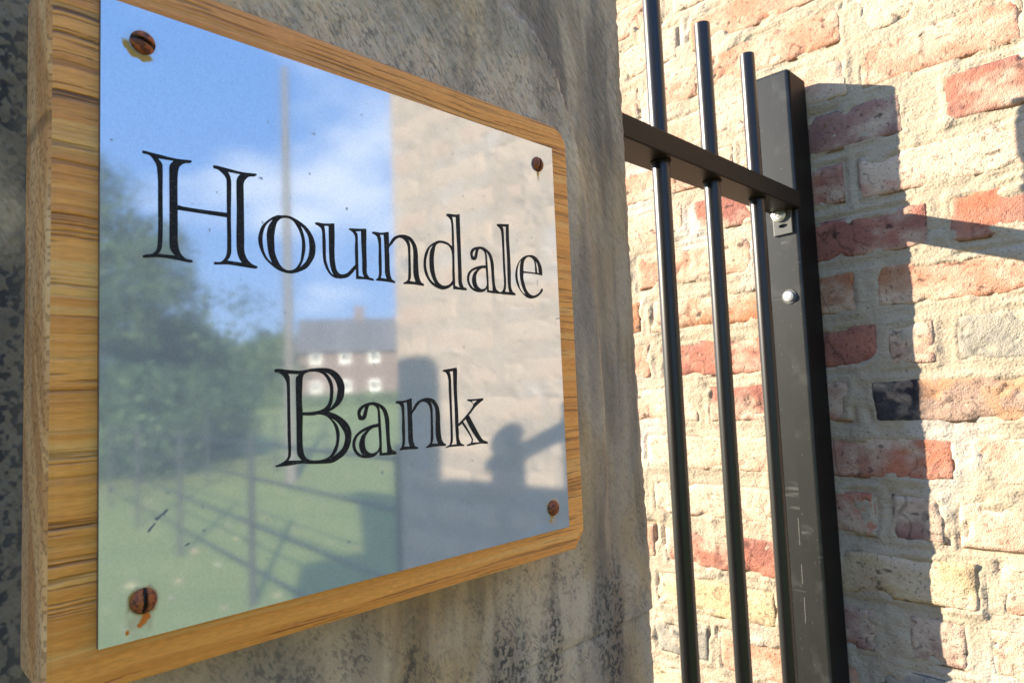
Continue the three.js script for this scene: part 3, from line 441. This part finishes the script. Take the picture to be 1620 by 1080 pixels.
// ---------------------------------------------------------------- black railing gate and its post
{
  const dust = tex(512, 1024, (u, v) => { const a = fbm(u * 5, v * 9, 4, 261), sc = ss(0.955, 0.985, vn(u * 130, v * 110, 264)), b = ss(0.62, 0.8, fbm(u * 9, v * 16, 4, 266)); const k = 0.009 + 0.008 * a + 0.012 * b + 0.12 * sc + 0.05 * ss(0.64, 0.78, fbm(u * 6, v * 90, 3, 268)) * ss(0.6, 0.72, fbm(u * 2.2, v * 5, 2, 270)); return [k * 0.98, k, k * 0.93]; }, { color: true });
  const postM = mat([1, 1, 1], 0.4, { map: dust }), shadedM = new THREE.MeshPhysicalMaterial({ color: new THREE.Color().setRGB(0.006, 0.006, 0.006), roughness: 0.5, specularIntensity: 0.25 }), black = new THREE.MeshPhysicalMaterial({ color: new THREE.Color().setRGB(0.003, 0.003, 0.004), roughness: 0.26, specularIntensity: 0.35, clearcoat: 0.8, clearcoatRoughness: 0.38 });
  const railM = new THREE.MeshPhysicalMaterial({ color: new THREE.Color().setRGB(0.016, 0.0125, 0.01), roughness: 0.42, specularIntensity: 0.22 }), zinc = mat([0.62, 0.62, 0.6], 0.34, { metalness: 0.85 }), zincDull = mat([0.1, 0.1, 0.095], 0.4, { metalness: 0.3 });
  const gate = thing('metal_gate', 'black metal gate of round upright bars through a flat rail between pillar and brick wall', 'gate', [0, 0, -0.38]);
  const RAD = 0.0094, barG = (h, y0) => { const a = new THREE.CylinderGeometry(RAD, RAD, h - 0.001, 40, 1, true), b = new THREE.CylinderGeometry(RAD - 0.001, RAD, 0.001, 40, 1, false); a.translate(0, (h - 0.001) / 2, 0); b.translate(0, h - 0.0005, 0); const g = mergeGeometries([a, b]); g.translate(0, y0, 0); return g; };
  for (const [x, top] of [[0.511, 0.3], [0.6225, 0.462], [0.7328, 0.4306], [0.851, 0.4325]]) part('bar', barG(EYE + top - 0.09, 0.09), black, gate, [x, 0, 0]);
  for (const x of [0.6225, 0.7328, 0.851]) for (const y of [0.2622, 0.2368]) { const w = new THREE.TorusGeometry(RAD + 0.0003, 0.0013, 8, 28); w.rotateX(Math.PI / 2); const p = w.attributes.position; for (let i = 0; i < p.count; i++) { const k = 1 + 0.07 * (vn(p.getX(i) * 900 + x * 50, p.getZ(i) * 900, 281) - 0.5); p.setXYZ(i, p.getX(i) * k, p.getY(i) * (0.7 + 0.6 * vn(p.getX(i) * 500, p.getZ(i) * 500 + x * 30, 283)), p.getZ(i) * k); } w.computeVertexNormals(); part('weld', w, railM, gate, [x, EYE + y, 0]); }
  part('top_rail', boxG(0.575, 0.0238, 0.043, 0.6605, EYE + 0.2497, -0.003, 0.0016), railM, gate);
  part('bottom_rail', boxG(0.575, 0.0215, 0.04, 0.6605, 0.2, -0.002, 0.0016), railM, gate);
  part('stile', boxG(0.05, EYE + 0.27 - 0.06, 0.03, 0.405, (EYE + 0.27 + 0.06) / 2, -0.001, 0.004), black, gate);
  { const k = new THREE.SphereGeometry(0.03, 20, 14); k.scale(1, 1, 0.7); part('knob', k, black, gate, [0.405, EYE + 0.29, -0.001]); }
  const post = thing('gate_post', 'square black metal gate post with dusty scuffed face, fixed against the brick wall', 'post', [0.9785, 0, -0.3925]);
  const H2 = EYE + 0.441;
  const pg = new RoundedBoxGeometry(0.063, H2, 0.055, 5, 0.0062); pg.translate(0, H2 / 2, 0);
  { const p = pg.attributes.position, u = pg.attributes.uv, n = pg.attributes.normal; for (let i = 0; i < p.count; i++) u.setXY(i, (Math.abs(n.getX(i)) > 0.6 ? p.getZ(i) : p.getX(i)) / 0.2, p.getY(i) / 0.4); }
  part('post_body', pg, [shadedM, postM, postM, postM, shadedM, shadedM], post);  // front, back and wall-side faces: shade put into a darker paint colour
  // slotted bracket under the rail with its bolt, and a pan head bolt lower down, on the face towards the gate
  const fx = -0.0315;
  const bs = new THREE.Shape(); bs.moveTo(-0.0125, -0.0195); bs.lineTo(0.0125, -0.0185); bs.lineTo(0.0125, 0.019); bs.lineTo(-0.0125, 0.019);
  const hole = new THREE.Path(); hole.absellipse(0.001, -0.0075, 0.007, 0.003, 0, Math.PI * 2); bs.holes.push(hole);
  const bg = new THREE.ExtrudeGeometry(bs, { depth: 0.0026, bevelEnabled: true, bevelSize: 0.0006, bevelThickness: 0.0006, bevelSegments: 2 }); bg.rotateY(-Math.PI / 2);
  { const w = new THREE.CylinderGeometry(0.0102, 0.0102, 0.0016, 28); w.rotateZ(Math.PI / 2); part('washer', w, zincDull, post, [fx - 0.0006, EYE + 0.1176, 0.0063]); }
  const br = part('bracket', bg, zincDull, post, [fx - 0.0006, EYE + 0.2245, 0.0055]);
  const head = (r, h, dimple) => { const pts = [[0, h], [r * 0.22, h], [r * 0.3, h - (dimple ? 0.0012 : 0)], [r * 0.38, h], [r * 0.7, h * 0.93], [r * 0.95, h * 0.6], [r, h * 0.2], [r, 0]].reverse().map(([a, b]) => new THREE.Vector2(a, b)); const g = new THREE.LatheGeometry(pts, 28); g.rotateZ(Math.PI / 2); return toCreasedNormals(g, 0.9); };
  part('bolt', head(0.0098, 0.006, true), zinc, br, [-0.0032, 0.0085, -0.004]);
  { const c = new THREE.CylinderGeometry(0.0042, 0.0042, 0.016, 20); part('stud', c, zinc, br, [-0.006, 0.022, -0.009]); }
  part('bolt', head(0.0072, 0.0062, false), mat([0.75, 0.75, 0.75], 0.3, { metalness: 0.8 }), post, [fx, EYE + 0.1176, 0.0063]);
  // scratches through the paint near the foot of the view
  const scr = mat([0.15, 0.145, 0.13], 0.7);
  for (const [y, l, z, t] of [[-0.205, 0.036, -0.0035, 0.01], [-0.262, 0.026, -0.0035, 0.01], [-0.31, 0.034, -0.003, 0.02]]) { const s = boxG(0.0003, l, 0.0006); s.rotateX(t); part('scratch', s, scr, post, [fx - 0.00005, EYE + y, z]); }
}

// ---------------------------------------------------------------- what the polished plate mirrors: garden, fence, trees, house
const polar = (azDeg, dist) => [dist * Math.sin(azDeg * Math.PI / 180), dist * Math.cos(azDeg * Math.PI / 180)];
{
  // estate fence of flat iron uprights with round rails
  const iron = mat([0.03, 0.032, 0.03], 0.5), fence = thing('iron_fence', 'black iron estate fence across the lawn, mirrored in the metal plate', 'fence', [0, 0, 0]);
  const A = new THREE.Vector3(1.911, 0, 3.805), dir = new THREE.Vector3(0.245, 0, 1.904).normalize(), st = 1.92;
  const pts = []; for (let k = -2; k <= 3; k++) pts.push(A.clone().addScaledVector(dir, k * st));
  let dir2 = new THREE.Vector3(0.95, 0, 0.6).normalize(); for (let k = 1; k <= 4; k++) pts.push(A.clone().addScaledVector(dir, 3 * st).addScaledVector(dir2, k * st));
  for (const p of pts) part('post', boxG(0.045, 1.06, 0.014, 0, 0.53, 0, 0.003), iron, fence, [p.x, 0, p.z]);
  for (const h of [0.79, 0.5, 0.24, 1.0]) for (let i = 0; i + 1 < pts.length; i++) { const a = pts[i], b = pts[i + 1], L = a.distanceTo(b), g = new THREE.CylinderGeometry(0.011, 0.011, L, 10); g.rotateX(Math.PI / 2); g.rotateY(Math.atan2(b.x - a.x, b.z - a.z)); part('rail', g, iron, fence, [(a.x + b.x) / 2, h, (a.z + b.z) / 2]); }
  // telegraph pole
  const [tx, tz] = polar(28.3, 11), pole = thing('telegraph_pole', 'tall tapered wooden telegraph pole on the lawn, mirrored in the metal plate', 'pole', [tx, 0, tz]);
  const wood = mat([0.12, 0.11, 0.1], 0.9), g = new THREE.CylinderGeometry(0.05, 0.09, 6.7, 18); g.translate(0, 3.35, 0); part('shaft', g, wood, pole);
}
// a tree: tapered trunk, limbs, crown of leaf sprays; the leaves of one tree are one mesh
function tree(name, label, [x, z], h, rad, leaves, low, colorA, colorB, sd, group, size = 0.16) {
  seed = sd; const y0 = hill(x, z), t = thing(name, label, 'tree', [x, y0, z], 0, group);
  const limbs = [], tr = new THREE.CylinderGeometry(0.03 * h * 0.3, 0.045 * h * 0.6, h * 0.75, 10); tr.translate(0, h * 0.375, 0); limbs.push(tr.toNonIndexed());
  const tips = [];
  for (let i = 0; i < 26; i++) {
    const yy = h * rr(low + 0.06, 0.72), a = rr(0, 6.28), L = rad * rr(0.45, 0.95) * (1 - 0.45 * yy / h), up = rr(0.15, 0.7), d = new THREE.Vector3(Math.cos(a), up, Math.sin(a)).normalize();
    const c = new THREE.CylinderGeometry(0.008 * h * 0.4, 0.014 * h, L, 6); c.translate(0, L / 2, 0); c.applyQuaternion(new THREE.Quaternion().setFromUnitVectors(new THREE.Vector3(0, 1, 0), d)); c.translate(0, yy, 0); limbs.push(c.toNonIndexed()); tips.push(new THREE.Vector3(0, yy, 0).addScaledVector(d, L));
  }
  part('trunk', mergeGeometries(limbs), mat([0.09, 0.065, 0.045], 0.95), t);
  const clumps = []; for (let i = 0; i < 110; i++) { const v = rr(0, 1), yy = h * (low + (1 - low) * v), prof = rad * Math.sin(Math.PI * Math.pow(0.12 + 0.86 * v, 0.8)), a = rr(0, 6.28), r = prof * Math.sqrt(rr(0.15, 1)); clumps.push([Math.cos(a) * r, yy, Math.sin(a) * r, rad * rr(0.14, 0.34), rr(0, 1)]); }
  for (const p of tips) clumps.push([p.x, p.y, p.z, rad * rr(0.15, 0.3), rr(0, 1)]);
  const P = [], C = [], U1 = new THREE.Vector3(), V1 = new THREE.Vector3(), N1 = new THREE.Vector3();
  for (let i = 0; i < leaves; i++) {
    const c = clumps[Math.floor(rnd() * clumps.length)]; N1.set(rr(-1, 1), rr(-1, 1), rr(-1, 1)).normalize();
    const r = c[3] * Math.cbrt(rr(0.25, 1)), px = c[0] + N1.x * r, py = Math.max(0.02, c[1] + N1.y * r * 0.8), pz = c[2] + N1.z * r;
    N1.add(U1.set(rr(-0.8, 0.8), rr(0, 1), rr(-0.8, 0.8))).normalize(); U1.set(rr(-1, 1), rr(-1, 1), rr(-1, 1)).cross(N1).normalize(); V1.crossVectors(N1, U1); const s = size * rr(0.6, 1.2);
    const q = (a, b) => [px + U1.x * a * s + V1.x * b * s, py + U1.y * a * s + V1.y * b * s, pz + U1.z * a * s + V1.z * b * s], A = q(-0.5, 0), B = q(0, -0.28), D = q(0.5, 0), E = q(0, 0.28);
    P.push(...A, ...B, ...D, ...A, ...D, ...E); const k = mix3(colorA, colorB, clamp(c[4] * 0.6 + rr(0, 0.4))); for (let m = 0; m < 6; m++) C.push(...k);
  }
  const g = new THREE.BufferGeometry(); g.setAttribute('position', new THREE.Float32BufferAttribute(P, 3)); g.setAttribute('color', new THREE.Float32BufferAttribute(C, 3)); g.computeVertexNormals();
  part('crown', g, mat([1, 1, 1], 0.7, { vertexColors: true, side: THREE.DoubleSide }), t); return t;
}
tree('holly_tree', 'broad dark evergreen tree at the left of the mirrored lawn', polar(11.5, 15), 6.0, 3.35, 46000, 0.02, [0.018, 0.04, 0.014], [0.05, 0.085, 0.026], 101, null, 0.15);
tree('shrub', 'smaller dark bush beside the evergreen, mirrored in the plate', polar(19.8, 17), 3.1, 1.9, 16000, 0.02, [0.02, 0.045, 0.016], [0.055, 0.09, 0.03], 102, null, 0.14);
[[24.2, 66, 5.0, 3.2], [25.6, 72, 6.6, 3.6], [27.0, 60, 5.6, 2.8], [28.6, 74, 6.4, 3.2], [21.5, 80, 8.0, 4.2], [17.5, 85, 9.0, 5], [41, 90, 9, 4.5], [46, 84, 8.5, 4.4]].forEach(([a, d, h, r], i) =>
  tree('field_tree', ['low round tree at the left of the far row', 'taller rounded tree second in the far row', 'tree nearest the left gable of the far house', 'tree rising behind the left gable of the far house', 'broad far tree half hidden by the evergreen', 'largest far tree behind the evergreen', 'far tree right of the red house', 'outermost far tree right of the red house'][i], polar(a, d), h, r, 3200, 0.08, [0.025, 0.055, 0.018], [0.07, 0.105, 0.035], 110 + i, 'trees in the far field', 0.55));
{ // clipped hedge in front of the house
  seed = 77; const [x, z] = polar(27, 46), t = thing('hedge', 'long clipped green hedge in front of the far red house', 'hedge', [x, hill(x, z), z], 0.47), P = [], C = [];
  for (let i = 0; i < 9000; i++) { const a = [rr(-17, 17), rr(0.05, 0.75), rr(-0.45, 0.45)]; if (rnd() < 0.6) a[2] = 0.45 * Math.sign(a[2]); const s = 0.3, k = mix3([0.03, 0.06, 0.02], [0.08, 0.12, 0.04], rnd()); for (let m = 0; m < 3; m++) { P.push(a[0] + rr(-s, s), a[1] + rr(-s, s) * 0.6, a[2] + rr(-s, s) * 0.5); C.push(...k); } }
  const g = new THREE.BufferGeometry(); g.setAttribute('position', new THREE.Float32BufferAttribute(P, 3)); g.setAttribute('color', new THREE.Float32BufferAttribute(C, 3)); g.computeVertexNormals();
  part('foliage', g, mat([1, 1, 1], 0.75, { vertexColors: true, side: THREE.DoubleSide }), t);
  part('stems', boxG(33.6, 0.6, 0.5, 0, 0.3, 0), mat([0.025, 0.035, 0.015], 0.95), t);
}
{ // two storey brick house with slate roof, its front turned to the gate
  seed = 88; const [x, z] = polar(34.4, 61), y0 = hill(x, z) - 0.05, t = thing('brick_house', 'two storey red brick house with slate roof and white windows, mirrored in the plate', 'house', [x, y0, z], 34.4 * Math.PI / 180 + Math.PI);
  const brickT = tex(512, 512, (u, v) => { const row = Math.floor(v * 32), f = (v * 32) % 1, q = (u * 10 + (row % 2) * 0.5) % 1, j = f < 0.14 || q < 0.05, k = 0.8 + 0.4 * vn(Math.floor(u * 10 + (row % 2) * 0.5), row, 271); return j ? [0.2, 0.17, 0.14] : [0.125 * k, 0.088 * k, 0.078 * k]; }, { color: true }); brickT.repeat.set(0.42, 0.42);
  const slateT = tex(512, 512, (u, v) => { const row = Math.floor(v * 16), k = 0.75 + 0.5 * vn(Math.floor(u * 20 + (row % 2) * 0.5), row, 273), e = (v * 16) % 1 < 0.12 ? 0.5 : 1; return [0.085 * k * e, 0.085 * k * e, 0.095 * k * e]; }, { color: true }); slateT.repeat.set(0.25, 0.25);
  const W = 12.6, Dp = 6, eH = 4.1, rH = 6.9, wm = mat([1, 1, 1], 0.92, { map: brickT }), white = mat([0.78, 0.78, 0.75], 0.5), glass = mat([0.03, 0.04, 0.05], 0.08, { metalness: 0 });
  const uvScale = (g) => { const p = g.attributes.position, n = g.attributes.normal, u = g.attributes.uv; for (let i = 0; i < p.count; i++) u.setXY(i, Math.abs(n.getX(i)) > 0.7 ? p.getZ(i) : p.getX(i), p.getY(i)); return g; };
  const gs = new THREE.Shape([[-Dp / 2, 0], [Dp / 2, 0], [Dp / 2, eH], [0, rH], [-Dp / 2, eH]].map(([a, b]) => new THREE.Vector2(a, b))), gg = new THREE.ExtrudeGeometry(gs, { depth: W, bevelEnabled: false }); gg.rotateY(Math.PI / 2); gg.translate(-W / 2, 0, 0);
  part('wall', uvScale(gg), wm, t);
  const sl = Math.hypot(Dp / 2 + 0.3, (rH - eH) * (Dp / 2 + 0.3) / (Dp / 2)), an = Math.atan2(rH - eH, Dp / 2), rf = [];
  for (const s of [1, -1]) { const g = uvScale(boxG(W + 0.5, 0.12, sl)); g.translate(0, 0.1, -s * 0); g.rotateX(s * an); g.translate(0, (rH + eH) / 2 - 0.14, s * (Dp / 4 + 0.13)); rf.push(g); }
  const roof = part('roof', mergeGeometries(rf), mat([1, 1, 1], 0.75, { map: slateT }), t);
  for (const cx of [-W / 2 + 0.7, 1.4]) part('chimney', boxG(0.8, 1.5, 0.6, cx, rH + 0.45, 0), wm, roof);
  for (let i = 0; i < 5; i++) for (const yy of [3.35, 1.0]) {
    const wx = 4.9 - i * 2.35, f = part('window', boxG(0.8, 0.85, 0.08, wx, yy + 0.1, Dp / 2 + 0.03), white, t);
    for (const dx of [-0.145, 0.145]) part('pane', boxG(0.27, 0.6, 0.02, wx + dx, yy + 0.1, Dp / 2 + 0.075), glass, f);
    part('sill', boxG(0.94, 0.07, 0.16, wx, yy - 0.365, Dp / 2 + 0.06), white, f);
  }
}
renderer.render(scene, camera);
